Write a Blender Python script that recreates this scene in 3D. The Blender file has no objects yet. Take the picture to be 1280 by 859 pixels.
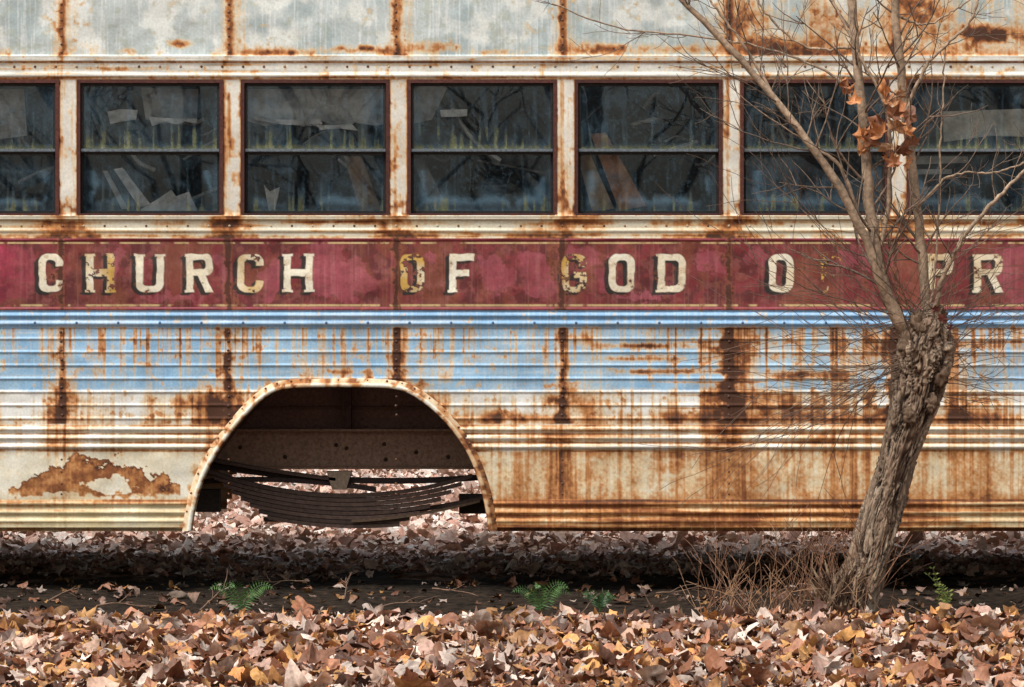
import bpy, math, random
import numpy as np
from mathutils import Euler
random.seed(7); rng=np.random.default_rng(7)
D=16.0; S=293.0; F=S*D; CZ=310/S
def wx(px): return (px-640)/S
def wz(py): return CZ+(430-py)/S
def P(px,py,y):
    d=D+y; return np.array([(px-640)*d/F, y, CZ+(430-py)*d/F])
def lin(r,g,b):
    v=np.array([r,g,b],float)/255.; return np.where(v<=.04045,v/12.92,((v+.055)/1.055)**2.4)
def ss(a,b,x):
    t=np.clip((x-a)/(b-a),0,1); return t*t*(3-2*t)
def mix(c,k,m): m=np.clip(m,0,1)[...,None]; return c*(1-m)+k*m
def bnd(y,a,b,s=1.5): return ss(a-s,a+s,y)*(1-ss(b-s,b+s,y))
def blob(X,Y,cx,cy,rx,ry): return np.exp(-(((X-cx)/rx)**2+((Y-cy)/ry)**2))
TAB=rng.random((256,256))
def vn(x,y,seed=0):
    x=np.asarray(x,float)+seed*17.31; y=np.asarray(y,float)+seed*31.7
    xi=np.floor(x).astype(int); yi=np.floor(y).astype(int)
    fx=x-xi; fy=y-yi; fx=fx*fx*(3-2*fx); fy=fy*fy*(3-2*fy)
    a=TAB[xi&255,yi&255]; b=TAB[(xi+1)&255,yi&255]; c=TAB[xi&255,(yi+1)&255]; d=TAB[(xi+1)&255,(yi+1)&255]
    return (a*(1-fx)+b*fx)*(1-fy)+(c*(1-fx)+d*fx)*fy
def fbm(x,y,o=4,seed=0,k=1.9):
    s=0;a=.5;t=0
    for i in range(o):
        s=s+a*vn(np.asarray(x)*2**i,np.asarray(y)*2**i,seed+i*3); t+=a; a*=.55
    return np.clip((s/t-.5)*k+.5,0,1)

# ------------------------------------------------ helpers
def link(o,parent=None):
    bpy.context.scene.collection.objects.link(o)
    if parent: o.parent=parent
    return o
def empty(name):
    e=bpy.data.objects.new(name,None); return link(e)
def build(name,V,Fa,mat,parent=None,col=None,rust=None,smooth=True):
    V=np.asarray(V,np.float32); Fa=np.asarray(Fa,np.int32)
    used=np.unique(Fa)
    if len(used)<len(V):
        rm=np.zeros(len(V),np.int32); rm[used]=np.arange(len(used)); Fa=rm[Fa]; V=V[used]
        if col is not None: col=np.asarray(col)[used]
        if rust is not None: rust=np.asarray(rust)[used]
    me=bpy.data.meshes.new(name); n=len(V); m,k=Fa.shape
    me.vertices.add(n); me.vertices.foreach_set("co",V.ravel())
    me.loops.add(m*k); me.loops.foreach_set("vertex_index",Fa.ravel())
    me.polygons.add(m); me.polygons.foreach_set("loop_start",np.arange(0,m*k,k,dtype=np.int32))
    me.polygons.foreach_set("use_smooth",np.full(m,smooth))
    me.update(calc_edges=True)
    if col is not None:
        a=me.attributes.new("Col","FLOAT_COLOR","POINT")
        c=np.ones((n,4),np.float32); c[:,:3]=col; a.data.foreach_set("color",c.ravel())
    if rust is not None:
        a=me.attributes.new("rust","FLOAT","POINT"); a.data.foreach_set("value",np.asarray(rust,np.float32).ravel())
    me.materials.append(mat)
    return link(bpy.data.objects.new(name,me),parent)
def gridfaces(nr,nc):
    i=np.arange(nr*nc).reshape(nr,nc)
    return np.stack([i[:-1,:-1],i[1:,:-1],i[1:,1:],i[:-1,1:]],-1)
class Acc:
    def __init__(s): s.V=[];s.F=[];s.C=[];s.n=0
    def add(s,V,Fa,c=(1,1,1)):
        V=np.asarray(V,float); s.V.append(V); s.F.append(np.asarray(Fa)+s.n)
        c=np.asarray(c,float); s.C.append(np.broadcast_to(c,(len(V),3)) if c.ndim==1 else c); s.n+=len(V)
    def out(s,name,mat,parent=None,smooth=True):
        return build(name,np.concatenate(s.V),np.concatenate(s.F),mat,parent,col=np.concatenate(s.C),smooth=smooth)
BOXF=np.array([[0,1,3,2],[4,6,7,5],[0,4,5,1],[2,3,7,6],[0,2,6,4],[1,5,7,3]])
def boxv(x0,x1,y0,y1,z0,z1):
    return np.array([[x,y,z] for x in (x0,x1) for y in (y0,y1) for z in (z0,z1)],float)
def boxpx(acc,px0,px1,py0,py1,y0,y1,c):
    acc.add(boxv(wx(px0),wx(px1),y0,y1,wz(py1),wz(py0)),BOXF,c)
def tube(path,rad,sides=6):
    path=np.asarray(path,float); n=len(path); rad=np.broadcast_to(rad,(n,)) if np.ndim(rad)<2 else rad
    t=np.gradient(path,axis=0); t/=np.linalg.norm(t,axis=1)[:,None]+1e-9
    ref=np.array([0.03,1,0.02]) if abs(t[0][1])<.9 else np.array([1.,0,0])
    u=np.cross(t,ref); u/=np.linalg.norm(u,axis=1)[:,None]+1e-9; v=np.cross(t,u)
    th=np.arange(sides)/sides*2*np.pi
    R=rad if np.ndim(rad)==2 else np.repeat(np.asarray(rad)[:,None],sides,1)
    V=path[:,None,:]+R[...,None]*(np.cos(th)[None,:,None]*u[:,None,:]+np.sin(th)[None,:,None]*v[:,None,:])
    i=np.arange(n*sides).reshape(n,sides); j=np.roll(i,-1,1)
    return V.reshape(-1,3),np.stack([i[:-1],j[:-1],j[1:],i[1:]],-1).reshape(-1,4)
def resample(pts,n):
    pts=np.asarray(pts,float); m=len(pts); P2=np.vstack([2*pts[0]-pts[1],pts,2*pts[-1]-pts[-2]])
    out=[]
    for q in np.linspace(0,m-1-1e-6,n):
        i=int(q);f=q-i;a,b,c,d=P2[i:i+4]
        out.append(.5*((2*b)+(-a+c)*f+(2*a-5*b+4*c-d)*f*f+(-a+3*b-3*c+d)*f**3))
    return np.array(out)

# ------------------------------------------------ materials
def newmat(name):
    m=bpy.data.materials.new(name); m.use_nodes=True; nt=m.node_tree; nt.nodes.clear()
    o=nt.nodes.new("ShaderNodeOutputMaterial"); return m,nt,o
def attr_mat(name,rough=.6,rough_rust=.9,nscale=90,namp=.35,bump=.25,bdist=.002,spec=.4,detail=3,stretch=(1,1,1)):
    m,nt,o=newmat(name); N=nt.nodes; L=nt.links
    p=N.new("ShaderNodeBsdfPrincipled"); a=N.new("ShaderNodeAttribute"); a.attribute_name="Col"
    tc=N.new("ShaderNodeTexCoord"); mp=N.new("ShaderNodeMapping"); mp.inputs["Scale"].default_value=stretch
    L.new(tc.outputs["Object"],mp.inputs[0])
    n1=N.new("ShaderNodeTexNoise"); n1.inputs["Scale"].default_value=nscale; n1.inputs["Detail"].default_value=detail; n1.inputs["Roughness"].default_value=.65
    L.new(mp.outputs[0],n1.inputs[0])
    mr=N.new("ShaderNodeMapRange"); mr.inputs["From Min"].default_value=.3; mr.inputs["From Max"].default_value=.7
    mr.inputs["To Min"].default_value=1-namp; mr.inputs["To Max"].default_value=1+namp*.7
    L.new(n1.outputs[0],mr.inputs[0])
    mx=N.new("ShaderNodeVectorMath"); mx.operation='SCALE'; L.new(a.outputs["Color"],mx.inputs[0]); L.new(mr.outputs[0],mx.inputs["Scale"])
    L.new(mx.outputs[0],p.inputs["Base Color"])
    r=N.new("ShaderNodeAttribute"); r.attribute_name="rust"
    rr=N.new("ShaderNodeMapRange"); rr.inputs["To Min"].default_value=rough; rr.inputs["To Max"].default_value=rough_rust
    L.new(r.outputs["Fac"],rr.inputs[0]); L.new(rr.outputs[0],p.inputs["Roughness"])
    p.inputs["Specular IOR Level"].default_value=spec
    b=N.new("ShaderNodeBump"); b.inputs["Strength"].default_value=bump; b.inputs["Distance"].default_value=bdist
    L.new(n1.outputs[0],b.inputs["Height"]); L.new(b.outputs[0],p.inputs["Normal"])
    L.new(p.outputs[0],o.inputs[0])
    return m
M_metal=attr_mat("weathered_painted_metal",rough=.5,nscale=90,namp=.12,bump=.3,bdist=.001,detail=2)
M_rust=attr_mat("rusty_steel",rough=.8,nscale=70,namp=.4,bump=.6,bdist=.003)
M_leaf=attr_mat("dry_leaf",rough=.6,nscale=60,namp=.3,bump=.5,bdist=.003,detail=2)
M_bark=attr_mat("bark",rough=.9,nscale=70,namp=.5,bump=1.0,bdist=.006,stretch=(1,1,.2),spec=.15)
M_twig=attr_mat("twig_bark",rough=.7,nscale=60,namp=.4,bump=.4,bdist=.002,detail=1)
M_green=attr_mat("fern_green",rough=.5,nscale=60,namp=.3,bump=.2)
M_junk=attr_mat("interior_clutter",rough=.7,nscale=14,namp=.55,bump=.5,bdist=.01)
M_stone=attr_mat("stone",rough=.85,nscale=30,namp=.5,bump=.8,bdist=.006)
M_glass,nt,o=newmat("dirty_glass"); N=nt.nodes;L=nt.links
a=N.new("ShaderNodeAttribute"); a.attribute_name="Col"; r=N.new("ShaderNodeAttribute"); r.attribute_name="rust"
df=N.new("ShaderNodeBsdfDiffuse"); L.new(a.outputs["Color"],df.inputs[0])
tr=N.new("ShaderNodeBsdfTransparent"); tr.inputs[0].default_value=(.93,.97,.98,1)
gl=N.new("ShaderNodeBsdfGlossy"); gl.inputs["Roughness"].default_value=.012; gl.inputs[0].default_value=(.82,.93,1,1)
fr=N.new("ShaderNodeFresnel"); fr.inputs[0].default_value=1.8
m1=N.new("ShaderNodeMixShader"); L.new(fr.outputs[0],m1.inputs[0]); L.new(tr.outputs[0],m1.inputs[1]); L.new(gl.outputs[0],m1.inputs[2])
m2=N.new("ShaderNodeMixShader"); L.new(r.outputs["Fac"],m2.inputs[0]); L.new(m1.outputs[0],m2.inputs[1]); L.new(df.outputs[0],m2.inputs[2])
L.new(m2.outputs[0],o.inputs[0])

# ------------------------------------------------ bus layout (drawing units: 293 per metre)
SEAMS=[-963,-755,-547,-339,-131,77,286,495,703,911,1119,1327,1535,1743,1951,2159]
SEAMK=[1,.9,1,.8,1,.8,1.0,1.05,1.0,1.45,1.2,.9,1,.9,1,1]
POSTS=[-955,-747,-539,-331,-122,85,290,498,707,914,1122,1330,1538,1746,1954,2160]
XL,XR=-780,2060
ARCH=resample([(236,668),(240,640),(250,603),(268,567),(290,536),(314,509),(336,491),(358,484),(395,482),(455,482),(492,484),(516,492),(545,513),(572,543),(591,575),(604,612),(611,645),(614,668)],90)
def inpoly(X,Y,poly):
    ins=np.zeros(X.shape,bool); n=len(poly); j=n-1
    for i in range(n):
        xi,yi=poly[i];xj,yj=poly[j]
        if yi!=yj:
            c=((yi>Y)!=(yj>Y))&(X<(xj-xi)*(Y-yi)/(yj-yi)+xi); ins^=c
        j=i
    return ins
LET=[('C',49,79,.12),('H',108,143,.42),('U',170,205,.08),('R',233,266,.1),('C',297,329,.34),('H',355,391,.06),
     ('O',500,530,.60),('F',562,593,.08),('G',702,733,.58),('O',761,793,.12),('D',822,857,.1),('O',961,992,.16),('F',1026,1056,1.12),('P',1160,1191,.40),('R',1217,1253,.22),
     ('O',1290,1322,.2),('P',1350,1382,.3),('H',1414,1449,.3),('E',1478,1508,.2),('C',1538,1568,.2),('Y',1600,1632,.2)]
def rr(X,Y,x0,x1,y0,y1,r=0):
    cx=(x0+x1)/2;cy=(y0+y1)/2
    qx=np.abs(X-cx)-(x1-x0)/2+r; qy=np.abs(Y-cy)-(y1-y0)/2+r
    return np.hypot(np.maximum(qx,0),np.maximum(qy,0))+np.minimum(np.maximum(qx,qy),0)-r
def letter(ch,X,Y,x0,x1,y0=318,y1=366,t=8.8):
    cx=(x0+x1)/2; cy=(y0+y1)/2; mn=np.minimum; mxm=np.maximum; h=y1-y0
    sr=lambda a,b: mn(rr(X,Y,a,b,y0,y0+3),rr(X,Y,a,b,y1-3,y1))
    if ch in 'OCG':
        d=mxm(rr(X,Y,x0,x1,y0,y1,11),-rr(X,Y,x0+t,x1-t,y0+t-1.5,y1-t+1.5,5))
        if ch=='C': d=mxm(d,-rr(X,Y,x1-t-3,x1+6,cy-9,cy+9))
        if ch=='G':
            d=mxm(d,-rr(X,Y,x1-t-3,x1+6,cy-8,cy+1)); d=mn(d,rr(X,Y,cx,x1,cy-1,cy+6))
        return d
    if ch=='D':
        r=np.where(X>cx,12,1.); return mn(mxm(rr(X,Y,x0,x1,y0,y1,r),-rr(X,Y,x0+t,x1-t,y0+t-1,y1-t+1,np.where(X>cx,5,.5))),sr(x0-2,x0+t))
    if ch=='U':
        r=np.where(Y>cy,12,0.); return mn(mxm(rr(X,Y,x0,x1,y0,y1,r),-rr(X,Y,x0+t,x1-t,y0-30,y1-t+1,4)),mn(rr(X,Y,x0-2,x0+t+2,y0,y0+3),rr(X,Y,x1-t-2,x1+2,y0,y0+3)))
    if ch=='H': return mn(mn(mn(rr(X,Y,x0,x0+t,y0,y1),rr(X,Y,x1-t,x1,y0,y1)),rr(X,Y,x0,x1,cy-5,cy+4)),mn(sr(x0-2,x0+t+2),sr(x1-t-2,x1+2)))
    if ch=='F': return mn(mn(mn(rr(X,Y,x0,x0+t,y0,y1),rr(X,Y,x0,x1,y0,y0+t)),rr(X,Y,x0,x1-6,cy-4,cy+4)),rr(X,Y,x0-2,x0+t+2,y1-3,y1))
    if ch=='E': return mn(letter('F',X,Y,x0,x1,y0,y1,t),rr(X,Y,x0,x1,y1-t,y1))
    if ch=='Y': return mn(rr(X,Y,cx-5,cx+5,cy,y1),mxm(np.abs(np.abs(X-cx)-(cy+4-Y)*.6)-4.5,rr(X,Y,x0,x1,y0,cy+4)))
    if ch in 'PR':
        yb=y0+h*.56; r=np.where(X>cx,9,.5)
        d=mxm(rr(X,Y,x0,x1,y0,yb,r),-rr(X,Y,x0+t,x1-t,y0+t-1,yb-t+1,np.where(X>cx,4,.2)))
        d=mn(d,mn(rr(X,Y,x0,x0+t,y0,y1),sr(x0-2,x0+t+1)))
        if ch=='R': d=mn(d,mxm(np.abs(X-(x1-t/2-(y1-Y)*.45))-t/2-.5,rr(X,Y,x0,x1+2,yb-3,y1)))
        return d
CREAM=lin(238,236,230); CREAM2=lin(220,217,208); LST=lin(222,192,146); ORG=lin(190,122,60); BRN=lin(128,74,42); DRK=lin(62,40,30)
def rustify(col,R):
    col=mix(col,LST,ss(.12,.45,R)*.8); col=mix(col,ORG,ss(.34,.72,R)*.9); col=mix(col,BRN,ss(.66,1.0,R)*.92); col=mix(col,DRK,ss(1.0,1.35,R)*.85)
    return col
def shade(X,Y):
    n1=fbm(X/42,Y/42,5,1); n2=fbm(X/9,Y/9,4,2); n3=fbm(X/3.2,Y/3.2,3,9)
    st=fbm(X/5,Y/170,4,3); stw=fbm(X/26,Y/230,4,4); hz=fbm(X/120,Y/4,4,5); stf=fbm(X/2.2,Y/70,3,6)
    env=fbm(X/50,Y/260,3,7); bl=fbm(X/16,Y/16,5,91)
    stt=ss(.42,.92,st)*(.6+.4*stf); stw2=ss(.35,.95,stw)*(.65+.35*stf)
    wob=(n2-.5)*9
    sd=np.full(X.shape,1e9); sk=np.ones(X.shape)
    for s,kk in zip(SEAMS,SEAMK):
        q=X-s; m=np.abs(q)<np.abs(sd); sd=np.where(m,q,sd); sk=np.where(m,kk,sk)
    pd=np.full(X.shape,1e9)
    for s in POSTS:
        q=X-s; pd=np.where(np.abs(q)<np.abs(pd),q,pd)
    seam=np.exp(-((sd+wob*.45)/3.8)**2); right=ss(0,3,sd)*np.exp(-np.maximum(sd,0)/22)
    seamw=np.exp(-((sd+wob)/20)**2)
    xr=ss(700,1000,X)
    col=np.zeros(X.shape+(3,))+CREAM; R=np.zeros(X.shape)
    # roof panels
    base=np.zeros(X.shape+(3,))+lin(192,202,200)
    base=mix(base,lin(224,228,222),ss(.45,.7,n1)); base=mix(base,lin(162,178,180),ss(.5,.8,fbm(X/60,Y/60,4,8))*.8)
    base=mix(base,lin(232,234,230),ss(.5,.9,stf)*.5); base=mix(base,lin(156,160,130),ss(.62,.85,n2)*.3)
    r=seam*.85*(.6+.5*n2)+right*(.22+.5*st)+np.exp(-((sd+6)/8)**2)*.25+ss(48,72,Y)*(ss(.5,.85,n1)*.4+.06)+stt*.08+ss(.78,.95,n2)*.3*ss(.4,.7,n1)
    for cx,cy,rx,ry,k in [(455,62,42,5,1.1),(545,60,30,7,.7),(730,62,30,8,.8),(770,62,40,6,.7),(965,58,55,14,.8),(930,25,30,25,.7),(1020,65,70,9,.9),(1240,44,34,8,1.9),(1180,40,50,25,.5),(1150,10,30,20,.8),(1060,30,40,30,.5),(860,62,40,5,.5),(225,55,14,5,1.1),(345,66,40,4,.7),(160,64,12,4,.5),(620,66,30,4,.6)]:
        r=r+blob(X,Y,cx,cy,rx,ry)*k*(.3+n2)
    r=r+xr*(.08+.36*stw2)
    m=(Y<71); col=np.where(m[...,None],base,col); R=np.where(m,r,R)
    # gutter rail
    m=(Y>=71)&(Y<101); base=mix(np.zeros_like(col)+lin(224,222,212),lin(182,182,174),ss(.4,.8,hz))
    r=ss(.5,.95,hz)*.4+seamw*.3*st+ss(.6,.95,n2)*.35+bnd(Y,97,101,1)*.4+bnd(Y,77.5,79.5,.7)*.6+xr*.08+stt*.12
    col=np.where(m[...,None],base,col); R=np.where(m,r,R)
    # posts
    m=(Y>=101)&(Y<271); base=mix(np.zeros_like(col)+lin(234,230,218),lin(202,196,184),n1)
    e=np.exp(-((np.abs(pd)-11.5)/2.4)**2); r=e*(.45+.45*n2)+stt*.42+np.exp(-((pd+4)/2.5)**2)*.5*ss(.3,.7,fbm(X/40,Y/50,3,33))+ss(225,272,Y)*.4*n2+ss(.65,.95,n2)*.4+ss(.5,.9,n1)*.2
    col=np.where(m[...,None],base,col); R=np.where(m,r,R)
    # sill rail
    m=(Y>=271)&(Y<299); base=mix(np.zeros_like(col)+lin(230,224,204),lin(204,192,164),hz)
    r=ss(.4,.9,hz)*.42+np.exp(-(pd/34)**2)*(.32+.5*n2)+bnd(Y,277,282,1.5)*.45*n1+bnd(Y,294,299,1)*.5*n2+ss(.5,.85,n1)*.35
    col=np.where(m[...,None],base,col); R=np.where(m,r,R)
    # red band
    m=(Y>=299)&(Y<389)
    base=np.zeros_like(col)+lin(128,50,52)
    base=mix(base,lin(92,40,40),ss(.36,.62,bl)*.8); base=mix(base,lin(132,72,52),ss(.5,.85,fbm(X/34,Y/60,4,12))*.8)
    base=mix(base,lin(156,90,82),ss(.55,.85,n2)*.4)
    pk=np.zeros(X.shape)
    for cx,cy,rx,ry in [(5,345,36,38),(-60,345,60,40),(430,348,42,24),(400,318,20,12),(668,342,26,28),(730,322,24,12),(620,345,18,24),(755,352,14,16),(345,350,16,26),(945,322,16,12),(1075,325,20,12),(1300,345,60,40),(215,373,36,6),(150,325,10,14),(280,340,9,22),(810,373,36,5),(890,325,15,11),(545,325,10,10)]:
        q=np.abs((X-cx+(n1-.5)*26+(bl-.5)*14)/rx)**2.6+np.abs((Y-cy+(n2-.5)*12+(bl-.5)*12)/ry)**2.6; pk=np.maximum(pk,1-ss(.8,1.15,q))
    base=mix(base,mix(np.zeros_like(col)+lin(172,86,98),lin(184,50,90),ss(60,0,X)),pk*(.35+.6*n1)*(.6+.4*stf))
    base=mix(base,lin(90,42,42),ss(.55,.9,n3)*.35*(1-.5*pk))
    base=mix(base,lin(172,122,112),ss(.6,.95,stf)*.2)
    yl=np.clip(bnd(Y,303.2,305.4,.5)+bnd(Y,381,383.6,.6),0,1)*ss(.15,.45,fbm(X/14,Y/40,4,15))
    base=mix(base,lin(216,190,136),yl*.85)
    base=mix(base,lin(152,60,76),np.clip(bnd(Y,299,302,.6)+bnd(Y,384.5,387,.6),0,1)*.7)
    lmask=np.zeros(X.shape)
    for ch,x0,x1,w in LET:
        sel=(X>x0-14)&(X<x1+8)&(Y>310)&(Y<376)
        if not sel.any(): continue
        xs,ys=X[sel],Y[sel]; n2s=n2[sel]*.5+n3[sel]*.5
        xj=xs+(fbm(xs/12,ys/12,2,77)-.5)*1.3; yj=ys+(fbm(xs/12,ys/12,2,78)-.5)*1.3
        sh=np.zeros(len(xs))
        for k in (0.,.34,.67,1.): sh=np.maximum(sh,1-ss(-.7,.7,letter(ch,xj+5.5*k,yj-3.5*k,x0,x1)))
        al=1-ss(-.6,.6,letter(ch,xj,yj,x0,x1))
        keep=1-ss(.88-w*.62,1.0-w*.62,n2s); keepS=1-ss(.95-w*.5,1.05-w*.5,n2s)
        lc=mix(np.zeros((len(xs),3))+lin(242,236,216),lin(208,166,84),np.clip(np.full(len(xs),w*1.8)*n1[sel]*1.8,0,1))
        lc=mix(lc,lin(190,160,120),ss(.6,.95,n2[sel])*.5)
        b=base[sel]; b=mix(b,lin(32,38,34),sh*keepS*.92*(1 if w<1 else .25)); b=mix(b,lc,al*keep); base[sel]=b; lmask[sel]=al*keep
    r=(seam*(.7+.3*n2)+seamw*.4*n2)+ss(.55,.85,n1)*.25*(1-pk)+bnd(Y,385,389,1)*.3*n2+ss(.72,.95,n3)*.35+xr*.16*stt+stt*.26
    r=r*(1-lmask*.55)
    bb=mix(base,lin(144,84,56),ss(.3,.65,r)*.6); bb=mix(bb,lin(66,40,32),ss(.65,1.0,r)*.8)
    col=np.where(m[...,None],bb,col); R=np.where(m,0,R); RX=np.where(m,r,0)
    # blue + cream ribbed panels
    m=(Y>=389)&(Y<531)
    blue=mix(np.zeros_like(col)+lin(142,186,220),lin(166,200,222),n1); blue=mix(blue,lin(118,166,212),bnd(Y,389,412,1)*.5)
    blue=mix(blue,lin(198,210,216),ss(.45,.9,hz)*.5); blue=mix(blue,lin(204,212,214),ss(.6,.95,stf)*.3); blue=mix(blue,lin(128,168,200),ss(.5,.85,bl)*.3)
    cr=mix(np.zeros_like(col)+CREAM,CREAM2,n1)
    base=mix(blue,cr,ss(486,491,Y+(n2-.5)*3))
    pan=ss(409,412,Y)
    ribd=((Y-424)/16.6)-np.floor((Y-424)/16.6); ribl=np.exp(-((ribd-.25)/.09)**2)
    lowc=ss(480,505,Y)
    drip=np.exp(-np.maximum(Y-412,0)/38.)
    ragged=ss(.35,.75,bl)
    ylen=fbm(X/3.+7,Y*0+3,3,99)
    runs=ss(.55,.8,fbm(X/3.4,Y*0+9,3,98))*(1-ss(18,40+70*ylen,Y-410))
    r=pan*(seam*(.70+.4*n2)*sk*(.75+.4*ragged)+np.exp(-((sd+wob*.8)/9)**2)*(.08+.45*ragged)*sk+right*(.12+.5*st)*(.6+.6*xr)*sk+stt*(.08+.40*drip*env+.18*xr+.22*lowc)+runs*(.22+.35*env)+stw2*(.06*(1+4*xr)+.22*lowc)+ribl*ss(.5,.85,hz)*(.10+.75*xr)
          +lowc*(seamw*(.15+.35*ragged)+.03)+ss(512,531,Y)*(.28*n1+.2*xr+.06)+seamw*xr*.4*ragged+ss(.75,.95,n2)*.3+ss(.6,.85,bl)*.12)
    r=r+(1-pan)*(ss(.75,.95,n2)*.3+ss(.75,.95,st)*.2+bnd(Y,409,411.5,.8)*.45*n1)
    for cx,cy,rx,ry,k in [(252,506,34,14,1.1),(285,514,30,16,.6),(82,500,18,30,.5),(905,440,24,28,.4),(930,500,46,16,.7),(880,522,60,7,.8),(1060,522,70,8,.8),(960,440,34,26,.35),(1080,440,46,30,.5),(720,505,22,26,.5),(600,519,40,7,.55),(650,524,60,5,.7),(810,433,60,3,1.),(840,465,70,3,1.1),(800,449,50,2.5,.9),(735,425,26,14,.5),(1000,470,60,5,.9),(1190,522,60,7,.8),(500,445,9,30,.6),(440,466,30,3,.4),(545,470,20,14,.25),(1200,433,60,3,.6),(120,450,10,30,.2),(1050,500,40,20,.4),(985,510,40,16,.4)]:
        r=r+blob(X,Y,cx,cy,rx,ry)*k*(.25+1.1*bl)
    ar=np.full(X.shape,1e9)
    for ax,ay in ARCH[::2]: ar=np.minimum(ar,np.hypot(X-ax,Y-ay))
    r=r+np.exp(-(ar/10)**2)*.55*(.4+n2)+np.exp(-(ar/26)**2)*.3*ragged
    col=np.where(m[...,None],base,col); R=np.where(m,r,R)
    # double mouldings
    m=(Y>=531)&(Y<566); base=mix(np.zeros_like(col)+CREAM,lin(226,218,196),n1)
    rg=(ss(.4,.9,hz)*.32+stt*.22+seamw*.35*n1+stw2*.22+xr*.12+np.exp(-(ar/16)**2)*.7*n2
        +np.clip(bnd(Y,531,534,1)+bnd(Y,542,544,1)+bnd(Y,553,555,1)+bnd(Y,562.5,566,1),0,1)*(.2+.5*n1))
    for cx,cy,rx,ry,k in [(700,548,60,8,.45),(1040,548,60,12,.6),(910,545,30,20,.55),(80,550,20,16,.4)]: rg=rg+blob(X,Y,cx,cy,rx,ry)*k*(.3+n2)
    col=np.where(m[...,None],base,col); R=np.where(m,rg,R)
    # flat skirt panel
    m=(Y>=566)&(Y<625); base=mix(np.zeros_like(col)+lin(236,231,214),lin(226,212,180),n1)
    rr_=ss(600,640,X)
    r=stw*(.10+.22*rr_)+stt*(.10+.10*rr_)+rr_*(.17+.12*n1)+seamw*.22*st+ss(.6,.9,n2)*.12+ss(610,625,Y)*.28*n1+ss(578,566,Y)*.3*st+np.exp(-(ar/18)**2)*.6*n2
    for cx,cy,rx,ry,k in [(705,595,26,40,.36),(905,595,34,44,.44),(970,600,30,36,.3),(1075,590,40,40,.34),(650,600,14,34,.25),(850,575,30,16,.3),(1230,590,30,30,.12)]: r=r+blob(X,Y,cx,cy,rx,ry)*k*(.4+.8*st)
    gh_=np.zeros(X.shape)
    for ch,x0 in (('P',728),('R',762),('O',796),('P',830),('H',864),('E',898),('C',932),('Y',966)):
        sel=(X>x0-4)&(X<x0+34)&(Y>568)&(Y<618)
        if sel.any(): gh_[sel]=np.maximum(gh_[sel],1-ss(-1.8,1.8,letter(ch,X[sel],Y[sel],x0,x0+26,573,616,5.5)))
    r=r*(1-gh_*.24*ss(.3,.65,fbm(X/24,Y/24,3,97)))
    qx=(X-118)/100; top=573+np.abs(qx)**2.4*40+(bl-.5)*26+(n2-.5)*10; pt=ss(top-1.2,top+1.2,Y)*(np.abs(qx)<1.08)*ss(625,616,Y+(n2-.5)*10)
    inn=fbm(X/14,Y/10,4,95); inner=ss(.40,.46,np.clip(blob(X,Y,135,607,40,14)+blob(X,Y,70,620,22,6)*.9,0,1)*(.4+.9*inn))
    r=np.maximum(r,pt*(.66+.42*bl+.5*np.exp(-((Y-top)/3.5)**2))*(1-inner*.8))
    col=np.where(m[...,None],base,col); R=np.where(m,r,R)
    # bottom ribs
    m=(Y>=625); base=mix(np.zeros_like(col)+lin(230,220,190),lin(216,196,150),n1)
    r=.10+rr_*(.34+.2*n1)+ss(.35,.85,hz)*.42+stt*.16+ss(658,663,Y)*.35*n2+bnd(Y,625,628,1)*.4+np.exp(-(ar/12)**2)*.4-ss(1120,1200,X)*.22
    col=np.where(m[...,None],base,col); R=np.where(m,r,R)
    R=R+(n3-.5)*.2*ss(.1,.4,R)+(stf-.5)*.12*ss(.1,.3,R)
    col=rustify(col,R)
    g=ss(.5,.9,fbm(X/80,Y/30,4,20))*.12+ss(.7,.95,n3)*.05
    col=col*(1-g[...,None])
    return np.clip(col,0.004,.88),np.clip(R+RX,0,1)
def bead(Y,c,w,h): 
    q=np.clip(np.abs(Y-c)/w,0,1); return h*(0.5+.5*np.cos(np.pi*q))
def prof(X,Y):
    o=np.zeros(X.shape)
    o=o+.016*bnd(Y,70,78,.6)+.007*bnd(Y,78,101,.6)+bead(Y,95,5,.008)
    o=o+.005*bnd(Y,101,271,.6)
    o=o+.018*bnd(Y,270,276,.7)+.008*bnd(Y,277,298,1)+bead(Y,289,4,.005)
    o=o+.006*bnd(Y,298,389,.5)+.004*bnd(Y,298,301.5,.6)+.004*bnd(Y,385.5,389,.6)
    o=o+bead(Y,395,5,.010)+bead(Y,405,5,.009)+.004*bnd(Y,389,411,.8)
    for k in range(7): o=o+bead(Y,424+16.6*k,2.6,.0046)
    for c in (537,548,559): o=o+bead(Y,c,5,.010)
    for c in (630,641,652): o=o+bead(Y,c,5,.009)
    o=o-.02*ss(660,665,Y)+.004*bnd(Y,655,661,1)
    sd=np.full(X.shape,1e9)
    for s in SEAMS: q=np.abs(X-s); sd=np.minimum(sd,q)
    fl=(1-bnd(Y,72,301,.5))
    o=o+fl*.002*(1-ss(4,6,sd))
    o=o+(fbm(X/60,Y/50,3,30)-.5)*.009*(1-bnd(Y,78,300,2)*.7)
    return o
def xs_list():
    return np.concatenate([np.arange(XL,-60,7.),np.arange(-60,1340,1.0),np.arange(1340,XR+1,7.)])
bus=empty("abandoned_school_bus")
def sheet(name,ys,holef=None):
    xs=xs_list(); X,Y=np.meshgrid(xs,ys)
    col,R=shade(X,Y); o=prof(X,Y)
    V=np.stack([wx(X),-o,wz(Y)],-1).reshape(-1,3)
    Fq=gridfaces(*X.shape)
    if holef is not None:
        cx=(X[:-1,:-1]+X[1:,1:])/2; cy=(Y[:-1,:-1]+Y[1:,1:])/2; Fq=Fq[~holef(cx,cy)]
    return build(name,V,Fq.reshape(-1,4),M_metal,bus,col.reshape(-1,3),R.ravel())
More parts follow.
